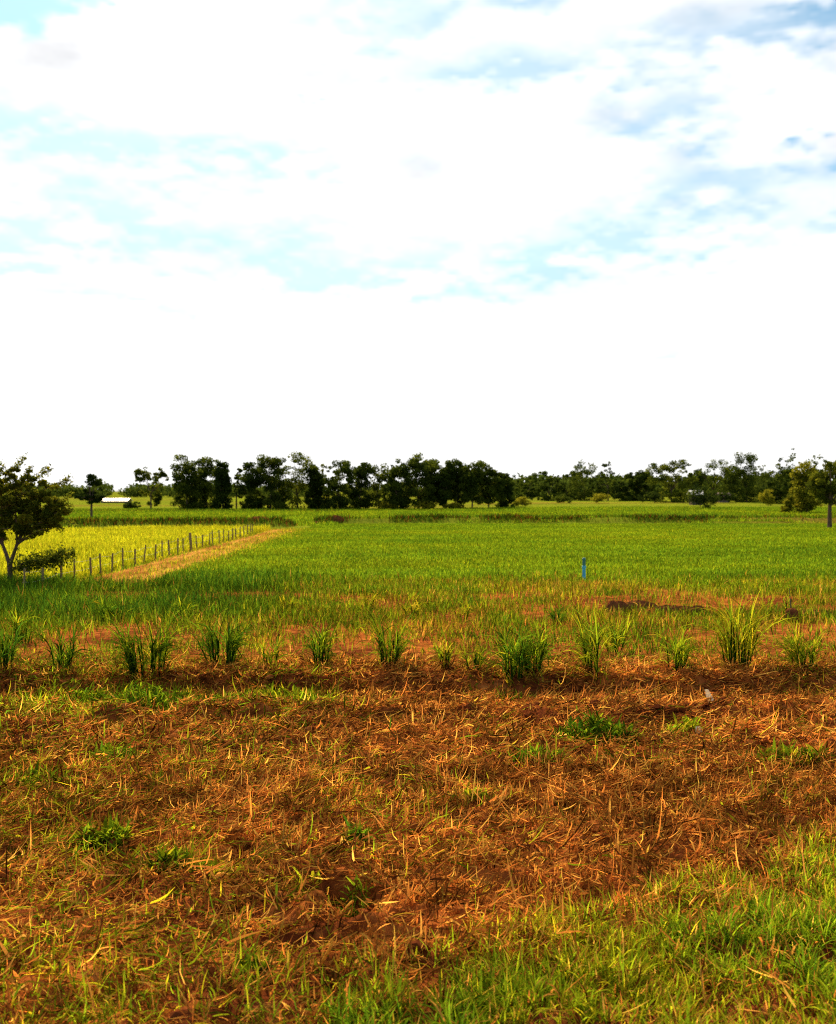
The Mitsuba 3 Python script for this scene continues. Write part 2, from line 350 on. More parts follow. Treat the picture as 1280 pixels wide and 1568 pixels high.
# thin living weeds spread through the litter
x, y = wedge(48000, 5.4, 20.5)
spill = np.exp(-((y - 17.0) / 1.5) ** 2) * sstep(-7.5, -6, x) * (1 - sstep(-2.2, .2, x)) * sstep(.3, .55, N2(x, y, 1.3, 69, 2))
g = .75 * olive(x, y) ** 1.2 + .25 * sstep(-1.2, .2, lawn_edge(x, y)) + .35 * (1 - sstep(6.2, 8.2, y)) * sstep(.4, .6, N2(x, y, .9, 58))
g = g * sstep(.35, .68, N2(x, y, 1.6, 59)) + 1.4 * spill
keep = rng.uniform(0, 1, len(x)) < g * .8
x, y, spill = x[keep], y[keep], spill[keep]
n = len(x)
wd = ribbons(np.stack([x, y, height(x, y)], -1), rng.uniform(0, 2 * np.pi, n), rng.uniform(.05, .17, n) * (1 + .9 * spill), rng.uniform(.008, .018, n) * (1 + .6 * spill), rng.uniform(.1, 1.0, n), rng.uniform(.2, 1.2, n), np.clip(rng.normal(.44, .09, n), .2, .66), rng.uniform(0, 1, n), 3, rng.normal(0, .4, n))
put('weed_cover', wd, 'blade')
tag('weed_cover', 'thin olive green weeds growing through the mown litter', 'weeds', kind='stuff')

# fresh grass at the lower right
x, y = wedge(210000, 4.6, 10.8, .42, 1.2)
e = lawn_edge(x, y)
tuft = N2(x, y, 2.6, 61, 2)
keep = rng.uniform(0, 1, len(x)) < (.10 * (1 - sstep(6.3, 7.6, y)) + sstep(-.5, .7, e)) * (.2 + 1.0 * sstep(.34, .58, tuft))
x, y, e, tuft = x[keep], y[keep], e[keep], tuft[keep]
n = len(x)
patch = sstep(.45, .62, N2(x, y, .75, 62, 2))
u = np.clip(.475 - .10 * patch + rng.normal(0, .055, n) + .12 * (e < .2) * rng.uniform(0, 1, n), .15, .7)
nl = ribbons(np.stack([x, y, height(x, y)], -1), rng.uniform(0, 2 * np.pi, n), rng.uniform(.07, .20, n) * (.5 + 1.0 * tuft) * (1 + .3 * patch), rng.uniform(.007, .015, n), rng.uniform(0, .6, n), rng.uniform(.2, 1.5, n), u, rng.uniform(.06, 1.25, n), 3, rng.normal(0, .4, n))
nl[2][:, 0] = np.where(np.repeat(rng.uniform(0, 1, n) < .16, 8), np.repeat(rng.uniform(.6, .97, n), 8), nl[2][:, 0])
put('lawn_grass', nl, 'blade')
tag('lawn_grass', 'bright yellow green grass at the lower right corner', 'grass', kind='stuff')

def flat(px, py):
    """Where a bearing meets level ground, metres."""
    a = math.atan((py - 784) / 1681) + PITCH
    y = EYE_H / math.tan(a)
    return (px - 640) / 1681 * math.hypot(EYE_H, y) * math.cos(math.atan((py - 784) / 1681)), y


# ------------------------------------------------------------------ rough strip between the mown ground and the field
x, y = wedge(190000, 18.6, 41.0, .42, 2)
left_green = sstep(24.5, 28.5, y) * (1 - sstep(-6, -2.0, x))
edge_green = np.exp(-((y - 20.4) / 1.0) ** 2) * sstep(1.5, 4, x)
bare = .9 * sstep(.50, .64, N2(x * .7, y * .8, .42, 71, 3)) * (1 - .9 * left_green) * (1 - .8 * edge_green)
for bpx, bpy, brx, bry in BARE:
    cx, cy = flat(bpx, bpy)
    brx, bry = (brx * .85, bry * .8) if bpy < 960 else (brx * 1.05, bry)
    bare = np.maximum(bare, np.exp(-(((x - cx) / brx) ** 2 + ((y - cy) / (bry * 1.3)) ** 2) ** 2))
    bare = np.maximum(bare, .55 * np.exp(-(((x - cx) / brx) ** 2 + ((y - cy + bry * 1.4) / (bry * 1.6)) ** 2) ** 2))
fieldw = sstep(36.0, 38.8, y + 1.2 * (N2(x, y, .4, 72) - .5)) * (x > -9.0)
red_line = np.exp(-((y - 34.6 - .15 * x) / .8) ** 2) * sstep(-9, -7, x) * (1 - sstep(-4.5, -2, x))
keep = rng.uniform(0, 1, len(x)) < (1 - .93 * bare) * (1 - .7 * red_line) * sstep(18.6, 20.6, y + 1.6 * (N2(x, y, .5, 73) - .5)) * (1 - .8 * fieldw)
keep &= ~((x < -8.8) & (x > -12.0) & (y > 36.3))
keep &= ~((x < -12.0) & (y > 38.2))
x, y, left_green, edge_green, bare = (a[keep] for a in (x, y, left_green, edge_green, bare))
n = len(x)
dry = sstep(.42, .66, N2(x, y, .45, 74, 3)) * (1 - .85 * left_green) * (1 - .7 * edge_green)
u = np.clip(.365 + .14 * dry + .08 * bare - .14 * left_green - .04 * edge_green + rng.normal(0, .085, n), .08, .86)
u = np.where(rng.uniform(0, 1, n) < (.07 + .18 * dry) * (1 - .8 * left_green), rng.uniform(.72, .98, n), u)
hgt = rng.uniform(.08, .36, n) * (.65 + .7 * N2(x, y, .8, 75)) * (1 + .6 * left_green) * (1 - .3 * edge_green) * (.55 + .45 * sstep(19, 26, y))
rs = ribbons(np.stack([x, y, height(x, y)], -1), rng.uniform(0, 2 * np.pi, n), hgt, rng.uniform(.010, .024, n), rng.uniform(0, .5, n), rng.uniform(.1, 1.2, n), u, np.clip(rng.uniform(-.15, .8, n) + .6 * (N2(x, y, 1.1, 76) - .5), 0, 1), 2, rng.normal(0, .4, n))
put('rough_grass', rs, 'blade')
tag('rough_grass', 'mixed green and dry yellow rough grass behind the mown ground', 'grass', kind='stuff')

# ------------------------------------------------------------------ the fields, laid in turf tiles


def tile(key, size, per_m2, hh, ww, um, us, seed, lean=.8):
    g = np.random.default_rng(seed)
    n = int(size * size * per_m2)
    x, y = g.uniform(-size / 2 - .2, size / 2 + .2, (2, n))
    t = N2(x + 50, y + 50, 1.1, seed, 2)
    um = np.where(g.uniform(0, 1, n) < .30, .48, um) if um > 1 else um
    return_ = ribbons(np.stack([x, y, 0 * x - .02], -1), g.uniform(0, 2 * np.pi, n), g.uniform(*hh, n) * (.5 + t), g.uniform(*ww, n), g.uniform(0, .5, n), g.uniform(0, lean, n), np.clip(um + g.normal(0, us, n) + .10 * (t - .5), np.where(np.asarray(um) < 1, .05, 1.1), np.where(np.asarray(um) < 1, .62, 1.35)), g.uniform(0, 1, n), 2, g.normal(0, .4, n))
    scene[key] = {'type': 'shapegroup', 'blades': ply((return_[0], return_[1]), 'blade', uv=return_[2])}


def lay(name, tiles, spots, label, cat):
    g = np.random.default_rng(len(spots))
    for k, (x, y) in enumerate(spots, 1):
        t = tiles[int(g.integers(len(tiles)))]
        scene[f'{name}__{k:03d}'] = {'type': 'instance', 'group': {'type': 'ref', 'id': t}, 'to_world': T().translate([x, y, H1(x, y)]).rotate([0, 0, 1], 90 * int(g.integers(4))).scale([1, 1, float(g.uniform(.9, 1.12))])}
    tag(name, label, cat, kind='stuff')


for k in range(3):
    tile(f'turf_{k}', 4, 200, (.08, .21), (.016, .034), (.35, .365, .38)[k], .06, 200 + k)
    tile(f'rice_{k}', 4, 200, (.25, .52), (.016, .034), 1.21, .09, 210 + k, .6)
    tile(f'pasture_{k}', 8, 44, (.15, .45), (.03, .07), (.345, .37, .39)[k], .07, 220 + k)
near_edge = lambda x: 38.2 + .03 * x
spots = [(x, y) for y in np.arange(40, 106, 4) for x in np.arange(-7.2, .42 * y + 8, 4) if y - 2 > near_edge(x) - 1.5]
lay('field_grass', ['turf_0', 'turf_1', 'turf_2'], spots, 'bright green crop field stretching across the middle distance', 'grass')
spots = [(x, y) for y in np.arange(40.4, 94, 4) for x in np.arange(-14.35, -.42 * y - 8, -4) if y < 92 + .3 * (x + 14)]
lay('yellow_crop', ['rice_0', 'rice_1', 'rice_2'], spots, 'bright yellow ripening crop field behind the fence', 'crop')
spots = [(x, y) for y in np.arange(96, 186, 8) for x in np.arange(-.42 * y - 8, .42 * y + 10, 8) if not (x > -10 and y < 112) and not (x < -12 and y < 100 + .3 * (x + 14))]
lay('pasture_grass', ['pasture_0', 'pasture_1', 'pasture_2'], spots, 'green pasture between the crop field and the trees', 'grass')

# tall dark growth on the banks at the far edges of the fields
g = np.random.default_rng(77)
n = 15000
bx = g.uniform(-10, 52, n)
by = 108 + 2.5 * np.sin(bx * .07) + 1.2 * np.sin(bx * .19 + 1) + g.normal(0, .9, n)
keep = g.uniform(0, 1, n) < .15 + sstep(.38, .6, N2(bx, by * .5, .22, 81))
b1 = np.stack([bx, by], -1)[keep]
n2 = 9000
cx = g.uniform(-50, -11, n2)
cy = 97 + .25 * (cx + 20) + .8 * np.sin(cx * .2) + g.normal(0, 1.0, n2)
b1 = np.vstack([b1, np.stack([cx, cy], -1)])
cx = g.uniform(-70, -12, 7000)
b1 = np.vstack([b1, np.stack([cx, 166 + g.normal(0, 2.5, 7000)], -1)])
cx = g.uniform(10, 62, 7000)
b1 = np.vstack([b1, np.stack([cx, 128 + 3 * np.sin(cx * .12) + g.normal(0, 1.6, 7000)], -1)[g.uniform(0, 1, 7000) < .25 + sstep(.45, .6, N2(cx, cx * 0, .2, 84))]])
n = len(b1)
bk = ribbons(np.column_stack([b1, height(b1[:, 0], b1[:, 1])]), g.uniform(0, 2 * np.pi, n), g.uniform(.15, .6, n), g.uniform(.03, .07, n), g.uniform(0, .5, n), g.uniform(0, .9, n), np.where(g.uniform(0, 1, n) < .28, g.uniform(.94, 1.0, n), g.uniform(.02, .42, n)), g.uniform(0, .45, n), 2, g.normal(0, .4, n))
put('bank_growth', bk, 'blade')
tag('bank_growth', 'dark brownish weeds along the banks at the far edge of the fields', 'weeds', kind='stuff')

# grass edging the track and the fence
g = np.random.default_rng(78)
n = 9000
ey = g.uniform(35.5, 92, n)
ex = np.where(g.uniform(0, 1, n) < .65, -9.4 + g.normal(0, .5, n), -11.9 + g.normal(0, .25, n))
mid_ = (g.uniform(0, 1, n) < .34)
ex = np.where(mid_, -10.6 + g.normal(0, .35, n), ex)
ed = ribbons(np.stack([ex, ey, height(ex, ey)], -1), g.uniform(0, 2 * np.pi, n), g.uniform(.08, .28, n), g.uniform(.015, .03, n), g.uniform(0, .5, n), g.uniform(0, 1, n), np.clip(g.normal(.5, .12, n), .2, .8), g.uniform(0, 1, n), 2)
put('track_edge_grass', ed, 'blade')
tag('track_edge_grass', 'yellowish grass growing along the edges of the dirt track', 'grass', kind='stuff')

# ------------------------------------------------------------------ fence of wooden posts along the yellow field
g = np.random.default_rng(5)
fence_tops = []
for k, fy in enumerate(np.arange(33.9, 82, 1.63)):
    fx = -12.1 + g.normal(0, .05)
    fy += g.normal(0, .12)
    z0, hh, r = H1(fx, fy), g.uniform(.72, .9), g.uniform(.030, .044)
    if k == 15:
        hh, r = .98, .075
    lx, ly = g.normal(0, .03, 2)
    pts = [(fx, fy, z0 - .25), (fx + lx * .4, fy + ly * .4, z0 + hh * .4), (fx + lx, fy + ly, z0 + hh - .02), (fx + lx, fy + ly, z0 + hh)]
    put('post_fence__' + numbered('post'), tubes([(pts, [r * 1.05, r, r * .92, r * .7])], 8), 'post_wood', 35)
    fence_tops.append((fx + lx, fy + ly, z0, hh))
for fr in (.45, .85):
    pts = []
    for (a, b) in zip(fence_tops, fence_tops[1:]):
        pa, pb = np.array([a[0] - .06, a[1], a[2] + a[3] * fr]), np.array([b[0] - .06, b[1], b[2] + b[3] * fr])
        pts += [pa, (pa + pb) / 2 - [0, 0, .02]]
    pts.append(pb)
    put('post_fence__' + numbered('wire'), tubes([(pts, .0018)], 4), 'wire_metal')
tag('post_fence', 'fence of short dark wooden posts along the yellow field', 'fence')
tag('post_fence__post_015', 'thicker darker post')

# ------------------------------------------------------------------ trees


def leaf_cloud(g, pts, size, u, v, long=1.0):
    """Small folded leaves (two triangles each) facing every way at the points."""
    n = len(pts)
    a = g.normal(0, 1, (n, 3)); a /= np.linalg.norm(a, axis=1, keepdims=True)
    b = np.cross(a, g.normal(0, 1, (n, 3))); b /= np.linalg.norm(b, axis=1, keepdims=True) + 1e-9
    s = (size * g.uniform(.6, 1.3, n))[:, None]
    c = np.cross(a, b) * .15
    V = np.stack([pts - a * s * long * .5, pts + b * s * .32 + c * s, pts + a * s * long * .5, pts - b * s * .32 + c * s], 1).reshape(-1, 3)
    F = (np.array([[0, 1, 2], [0, 2, 3]])[None] + (np.arange(n) * 4)[:, None, None]).reshape(-1, 3)
    return V, F, np.repeat(np.stack([np.broadcast_to(u, (n,)), np.broadcast_to(v, (n,))], -1), 4, 0)


def crown_points(g, lobes, n):
    """Points in clumps through a crown made of lobes (x, y, z, rx, rz)."""
    lobes = np.asarray(lobes, float)
    vol = lobes[:, 3] ** 2 * lobes[:, 4]
    cl = []
    for k, l in enumerate(lobes):
        m = max(6, int(85 * vol[k] / vol.sum()))
        dirs = g.normal(0, 1, (m, 3)); dirs /= np.linalg.norm(dirs, axis=1, keepdims=True)
        rad = g.uniform(.25, 1, (m, 1)) ** .5
        c = l[:3] + dirs * rad * [l[3], l[3], l[4]] * .85
        cl.append(np.column_stack([c, g.uniform(.30, .55, m) * min(l[3], l[4])]))
    cl = np.vstack(cl)
    w = cl[:, 3] ** 2; w /= w.sum()
    idx = g.choice(len(cl), n, p=w)
    off = g.normal(0, 1, (n, 3)); off /= np.linalg.norm(off, axis=1, keepdims=True)
    off *= (g.uniform(0, 1, (n, 1)) ** .45)
    p = cl[idx, :3] + off * cl[idx, 3:4] * [1.1, 1.1, .8]
    tone = g.uniform(-1, 1, len(cl))[idx]
    return p, tone, cl


def build_tree(name, label, cat, x, y, h, lobes, n, leaf, hue, group=None, trunk_r=None, bright=.5, fork=.35, trunk_dx=0.0, limbs=7, sway=.05):
    """lobes relative to the foot, in metres."""
    key = numbered(name)
    g = np.random.default_rng(abs(hash((round(x * 7), round(y * 7)))) % 100000 + 3)
    z0 = H1(x, y)
    foot = np.array([x, y, z0])
    p, tone, cl = crown_points(g, np.asarray(lobes, float), n)
    p[:, 2] = np.maximum(p[:, 2], .05)
    u = np.clip(hue + .17 + .16 * tone + g.normal(0, .07, n), 0, 1)
    put(key + '__crown', leaf_cloud(g, p + foot, leaf, u, np.clip(bright + .2 * tone + g.normal(0, .15, n), 0, 1), 1.3), 'leaf')
    r = trunk_r or h * .018
    fk = np.array([trunk_dx, 0, h * fork])
    paths = [([foot + [0, 0, -.3], foot + [0, 0, .02], foot + fk * .5 + [g.normal(0, sway * .3), 0, 0], foot + fk], [r * 1.5, r * 1.25, r, r * .85])]
    order = g.permutation(len(cl))[:limbs]
    for k in order:
        e = cl[k, :3]
        if e[2] < h * fork * .7:
            continue
        m = fk + (e - fk) * .5 + g.normal(0, .06, 3) * h * .5 + [0, 0, .04 * h]
        paths.append(([foot + fk * .96, foot + m, foot + e], [r * .6, r * .38, r * .12]))
    put(key + '__trunk', tubes(paths, 6), 'bark', 40)
    tag(key, label, cat, group)
    return key


def far_tree(px_x, dist, top, width, label, hue=.25, bottom=.12, style='dense', dens=1.0, name='tree', group=None, cat='tree', leaf=.31, bright=.45):
    """A background tree: x, distance, height and width in metres."""
    g = np.random.default_rng(int(abs(px_x) * 13 + top * 101 + 7))
    h, w = top, width
    lob = []
    if style == 'dense':
        m = max(3, int(2 + h / w * 2))
        for t in np.linspace(bottom, .86, m):
            k = .80 + .25 * math.sin(math.pi * min(1, max(0, (t - bottom) / (1 - bottom) * .85 + .12)))
            lob.append((g.normal(0, .10) * w, g.normal(0, .1) * w, h * (t + .04), w * .5 * k * g.uniform(.85, 1.1), h * .23))
        for s_ in (-.55, .1, .6):
            lob.append((s_ * w * .5, g.normal(0, .12) * w, h * (bottom + g.uniform(.02, .10)), w * .30, h * .13))
        lob.append((g.normal(0, .10) * w, 0, h * .91, w * .33, h * .10))
        for s in (-1, 1):
            lob.append((s * w * .30, g.normal(0, .2) * w, h * g.uniform(.62, .82), w * .25, h * .11))
    elif style == 'spire':
        for t in np.linspace(max(.2, bottom), .95, 6):
            lob.append((g.normal(0, .08) * w, g.normal(0, .1) * w, h * t, w * .62 * (1.12 - t) + .3, h * .13))
    elif style == 'open':
        for (lx, lz, rr, rz) in ((-.28, .80, .27, .15), (.02, .66, .22, .10), (.30, .85, .25, .12), (.2, .72, .16, .08), (.12, .50, .22, .1), (-.14, .42, .2, .1), (.08, .30, .26, .12), (-.05, .93, .1, .03), (.42, .72, .14, .08), (-.38, .70, .14, .08), (.0, .2, .24, .12)):
            lob.append((lx * w, g.normal(0, .15) * w, lz * h, rr * w, rz * h))
    elif style == 'wispy':
        for t in np.linspace(.35, .96, 7):
            lob.append((g.normal(0, .18) * w, g.normal(0, .18) * w, h * t, w * .24, h * .06))
    elif style == 'low':
        for k in range(6):
            lob.append((g.uniform(-.36, .36) * w, g.normal(0, .18) * w, h * g.uniform(.3, .62), w * .24, h * .33))
        lob.append((0, 0, h * .66, w * .26, h * .3))
    n = int({'dense': 5200, 'spire': 2600, 'open': 3000, 'wispy': 420, 'low': 2600}[style] * dens)
    return build_tree(name, label, cat, px_x, dist, h, lob, n, leaf, hue, group, fork={'dense': .3, 'low': .2}.get(style, .4), bright=bright, limbs=4 if style == 'low' else 7)


def spec(px, top, w, dist):
    """A background tree's x, height and width in metres from its bearing and apparent size at a known distance."""
    x = (px - 640) / 1681 * dist
    return x, dist, EYE_H + (752 - top) / 1681 * dist - H1(x, dist), w / 1681 * dist


ROW = 'trees of the dark row behind the fields'
for px, top, w, dist, lab, kw in (
    (286, 706, 36, 183, 'dark tree at the left end of the dark row beside the open tree', dict(hue=.30)),
    (316, 709, 34, 187, 'second dark tree in the left group of the dark row', dict(hue=.24)),
    (341, 711, 22, 182, 'narrow dark column shaped tree, third in the left group of the dark row', dict(hue=.12)),
    (362, 718, 17, 186, 'thin tree with bare gaps, fourth in the left group of the dark row', dict(style='wispy', dens=2.2, hue=.2)),
    (384, 712, 30, 184, 'fifth dark tree in the left group, just right of the thin tree', dict(hue=.22)),
    (414, 705, 42, 182, 'tall full dark tree, sixth in the left group of the dark row', dict(hue=.26)),
    (455, 702, 46, 186, 'tallest tree of the left group with a lighter green top', dict(hue=.42, dens=.85)),
    (482, 714, 20, 185, 'narrow dark tree at the right end of the left group', dict(hue=.2)),
    (520, 712, 42, 183, 'dark full tree at the left end of the middle group, right of the gap', dict(hue=.2)),
    (551, 714, 28, 186, 'second tree of the middle group, with a small round top', dict(hue=.26)),
    (580, 717, 38, 187, 'third tree of the middle group, lower and looser than its neighbours', dict(hue=.34, bottom=.2, dens=.75)),
    (609, 712, 28, 183, 'fourth tree of the middle group, dark and slim', dict(hue=.22)),
    (640, 705, 42, 185, 'tallest dark tree at the centre of the middle group', dict(hue=.26, bottom=.2)),
    (664, 707, 30, 187, 'sixth tree of the middle group, just right of its tallest tree', dict(hue=.22, bottom=.22)),
    (683, 713, 19, 184, 'narrow seventh tree of the middle group', dict(hue=.2, bottom=.24)),
    (701, 711, 25, 186, 'eighth tree of the middle group with a flat topped crown', dict(hue=.25, bottom=.24)),
    (723, 711, 26, 184, 'ninth tree of the middle group with a pointed top', dict(hue=.27, bottom=.22)),
    (748, 715, 36, 186, 'tenth tree of the middle group, broad and loose crowned', dict(hue=.28, bottom=.24)),
    (773, 729, 24, 188, 'lowest tree at the right end of the middle group', dict(hue=.2, bottom=.12)),
):
    x, d, h, w = spec(px, top, w, dist)
    far_tree(x, d, h, w * 1.3, lab, group=ROW, **{'bottom': .05, 'dens': 1.6, **kw})
for px, top, w, dist, lab, kw in (
    (231, 713, 54, 183, 'open two lobed tree with sky showing through, left of the dark row', dict(style='open', hue=.45, dens=1.2)),
    (496, 711, 15, 205, 'pale wispy tree standing in the gap of the dark row', dict(style='wispy', hue=.55, bright=.9, dens=.8)),
):
    x, d, h, w = spec(px, top, w, dist)
    far_tree(x, d, h, w, lab, **kw)
RIGHT = 'trees of the far right treeline'
for px, top, w, dist, lab, kw in (
    (806, 737, 40, 300, 'low dark tree at the left end of the far right treeline', dict(hue=.22)),
    (840, 727, 38, 262, 'second low dark tree of the far right treeline', dict(hue=.2)),
    (868, 726, 30, 268, 'third low dark tree of the far right treeline', dict(hue=.22)),
    (895, 712, 34, 262, 'feathery pointed tree, fourth from the left in the far right treeline', dict(hue=.27, dens=.8)),
    (931, 709, 38, 260, 'triangular dark tree with a leaning tip in the far right treeline', dict(style='spire', hue=.18, dens=1.5)),
    (963, 725, 34, 258, 'low dark tree just right of the triangular tree', dict(hue=.14)),
    (990, 724, 30, 256, 'dark low tree just left of the light topped round tree', dict(hue=.2)),
    (1028, 709, 56, 240, 'broad round tree with a light green top in the far right treeline', dict(hue=.40)),
    (1066, 724, 30, 256, 'small tree between the round light topped tree and its right neighbour', dict(hue=.25)),
    (1092, 707, 46, 246, 'wide greyish green tree above the dark round bush', dict(hue=.28, dens=.9)),
    (1122, 724, 22, 258, 'low narrow tree left of the tall round topped tree', dict(hue=.2)),
    (1143, 698, 40, 240, 'tall tree with a round ball shaped top in the far right treeline', dict(hue=.22)),
    (1173, 716, 30, 250, 'thin crowned tree right of the ball topped tree', dict(hue=.28, dens=.5)),
    (1195, 705, 28, 245, 'loose pointed tree left of the tallest spire', dict(style='spire', hue=.25, dens=1.2)),
    (1214, 692, 27, 242, 'tallest thin spire tree near the right edge', dict(style='spire', hue=.22, dens=1.2)),
    (1240, 697, 26, 240, 'wispy pale tree right of the tallest spire', dict(style='wispy', hue=.4, bright=.8, dens=1.6)),
    (1225, 722, 48, 215, 'dark tree below the yellowish tree near the right edge', dict(hue=.22)),
    (1190, 735, 34, 225, 'low dark tree behind the yellow green bush near the right edge', dict(hue=.2)),
):
    x, d, h, w = spec(px, top, w, dist)
    far_tree(x, d, h, w * 1.4, lab, group=RIGHT, **{'bottom': .04, 'dens': 1.5, **kw})
x, d, h, w = spec(1236, 712, 44, 150)
far_tree(x, d, h, w, 'yellowish green tree left of the big tree at the right edge', hue=.72, bottom=.12, dens=1.0, bright=.6)
x, d, h, w = spec(1285, 699, 84, 94)
build_tree('tree', 'big olive tree with a bare trunk at the right edge of the picture', 'tree', x - .8, d, h, [(0, 0, h * .62, 1.7, 1.3), (-.7, .2, h * .48, 1.3, .9), (.5, -.2, h * .82, 1.6, .9), (2.0, 0, h * .6, 1.5, 1.4), (-1.0, 0, h * .74, 1.1, .8), (1.2, .6, h * .9, 1.2, .6), (.4, 0, h * .40, 1.3, .7), (-.6, 0, h * .88, .8, .5), (-1.2, 0, h * .60, 1.2, 1.0), (2.6, 0, h * .8, 1.6, 1.1), (3.0, 0, h * .5, 1.5, .9)], 13000, .17, .50, trunk_r=.17, fork=.34, bright=.5)
x, d, h, w = spec(140, 723, 40, 128)
build_tree('tree', 'small dark tree with a dense rounded top left of the dark row', 'tree', x, d, h, [(.30, 0, h * .82, 1.0, .8), (-.2, .1, h * .80, .8, .6), (.95, 0, h * .70, .5, 1.2), (.9, 0, h * .5, .7, .8), (-.5, .2, h * .52, 1.2, .65), (-1.3, 0, h * .47, .9, .55), (.2, 0, h * .40, 1.1, .6)], 5200, .18, .02, trunk_r=.13, fork=.4, bright=.3)

# bushes
for name, px, top, w, dist, lab, kw in (
    ('bush', 1072, 744, 56, 178, 'dark round bush standing in the green pasture on the right', dict(hue=.06, bright=.3, dens=1.7)),
    ('bush', 1228, 748, 46, 152, 'rounded olive bush left of the big tree trunk at right', dict(hue=.55)),
    ('bush', 1176, 749, 30, 205, 'yellow green bush at the foot of the right treeline', dict(hue=.95, bright=.8)),
    ('bush', 1208, 757, 22, 148, 'small brownish bush beside the rounded olive bush', dict(hue=.7)),
    ('bush', 490, 757, 34, 190, 'pale yellow green bush in the gap of the dark row', dict(hue=.95, bright=.8)),
    ('bush', 655, 768, 40, 181, 'yellow brown bush under the tallest middle tree', dict(hue=.85)),
    ('bush', 695, 770, 36, 181, 'yellow brown bush right of the one under the tallest middle tree', dict(hue=.88)),
    ('bush', 590, 769, 30, 182, 'yellow brown bush under the loose third tree of the middle group', dict(hue=.85)),
    ('bush', 800, 760, 34, 205, 'light green bush right of the middle group of trees', dict(hue=.9, bright=.7)),
    ('bush', 925, 755, 40, 225, 'yellow green bush in front of the triangular tree', dict(hue=.9, bright=.6)),
    ('bush', 862, 757, 40, 230, 'dark low bush at the foot of the second far tree', dict(hue=.25)),
    ('bush', 1002, 752, 46, 232, 'very dark bush in front of the broad round tree', dict(hue=.05, bright=.2)),
    ('bush', 1108, 754, 34, 226, 'dark bush in front of the pinkish roofed shed', dict(hue=.1, bright=.3)),
    ('bush', 205, 768, 50, 188, 'dark hedge like bush at the foot of the open tree', dict(hue=.15)),
):
    x, d, h, w = spec(px, top, w, dist)
    far_tree(x, d, h * 1.1, w, lab, style='low', name=name, cat='bush', leaf=.2, **kw)

# far woodland, seen as one mass
g = np.random.default_rng(88)
P = []
for k in range(330):
    a = g.uniform(-27, 27)
    d = g.uniform(560, 720)
    hh = g.uniform(5.5, 9.5) * .9
    if a > 2.5:
        d, hh = g.uniform(330, 430), g.uniform(4.5, 7.8)
    c = np.array([math.sin(math.radians(a)) * d, math.cos(math.radians(a)) * d, 0])
    c[2] = H1(c[0], c[1])
    q = g.normal(0, 1, (170, 3)); q /= np.linalg.norm(q, axis=1, keepdims=True)
    q *= g.uniform(.3, 1, (170, 1)) ** .5
    P.append(c + [0, 0, hh * .5] + q * [g.uniform(4, 8), 4, hh * .5])
P = np.vstack(P)
put('far_woods', leaf_cloud(g, P, 1.5, np.clip(g.normal(.35, .1, len(P)), 0, 1), g.uniform(.3, .8, len(P))), 'leaf')
tag('far_woods', 'low dark belt of distant woodland on the horizon', 'woods', kind='stuff')

# ------------------------------------------------------------------ the small leaning tree at the left edge
g = np.random.default_rng(404)
lx, ly = -13.55, 36.4
foot = np.array([lx, ly, H1(lx, ly)])
fork = foot + [0.0, 0, .80]
limb_ends = [(-.55, .2, 1.9), (.42, -.1, 2.0), (1.05, .3, 2.6), (-1.2, -.2, 2.4), (.2, .1, 3.3), (-.4, .3, 3.5), (1.6, -.1, 2.5), (.9, .2, 3.4), (-1.5, .2, 3.1), (1.35, .2, 1.95)]
paths = [([foot - [0, 0, .3], foot + [.0, 0, .1], foot + [.01, 0, .45], fork], [.13, .105, .085, .085])]
crotch = [fork + np.array([-.24, .03, .62]), fork + np.array([.26, -.02, .66])]
paths += [([fork - [0, 0, .05], fork + [-.10, .01, .25], crotch[0]], [.07, .06, .05]), ([fork - [0, 0, .05], fork + [.11, 0, .25], crotch[1]], [.07, .062, .052])]
twigs = []
for (ax, ay, az_) in limb_ends:
    e = foot + [ax, ay, az_]
    start = crotch[int(ax > 0)] + [0, 0, -.03]
    m = start + (e - start) * .45 + [np.sign(ax) * -.04, g.normal(0, .08), .12]
    paths.append(([start, m, e], [.042, .030, .014]))
    for q in range(7):
        t = g.uniform(.45, 1.0)
        b = m + (e - m) * (t - .45) / .55
        e2 = b + g.normal(0, 1, 3) * [.42, .42, .28] + [0, 0, .12]
        paths.append(([b, (b + e2) / 2 + [0, 0, .05], e2], [.014, .010, .005]))
        twigs.append((b, e2))
low = [([fork + [.02, 0, -.25], fork + [.5, -.1, .02], fork + [1.2, -.15, .16], fork + [2.05, -.15, .38]], [.05, .04, .025, .010])]
for t in np.linspace(.12, 1, 11):
    b = fork + np.array([.05, 0, -.2]) + np.array([2.0, -.15, .55]) * t
    e2 = b + g.normal(0, 1, 3) * [.22, .2, .12] + [0, 0, -.06]
    low.append(([b, (b + e2) / 2, e2], [.012, .009, .005])); twigs.append((b, e2))
sprays = [((.35, 0, 3.4), (1.5, -.1, 3.96)), ((.9, 0, 3.1), (2.15, 0, 3.62)), ((-.3, 0, 3.5), (.55, 0, 4.3)), ((-.6, 0, 3.4), (-.2, .1, 4.05)), ((1.0, 0, 2.6), (2.05, .1, 3.0)), ((1.1, 0, 2.3), (2.1, -.1, 2.55)), ((-1.0, 0, 3.2), (-1.1, 0, 3.9)), ((.3, 0, 3.3), (.75, 0, 4.0)), ((1.2, 0, 2.2), (1.75, -.1, 2.0))]
for a, b in sprays:
    a, b = foot + a, foot + b
    mid_ = (a + b) / 2 + [0, 0, .10]
    paths.append(([a, mid_, b], [.013, .009, .004]))
    twigs += [(a + (b - a) * t, a + (b - a) * (t + .3) + g.normal(0, .06, 3)) for t in (.3, .5, .65, .7)]
put('leaning_tree__trunk', tubes(paths, 6), 'bark', 40)
put('leaning_tree__low_branch', tubes(low, 6), 'bark', 40)
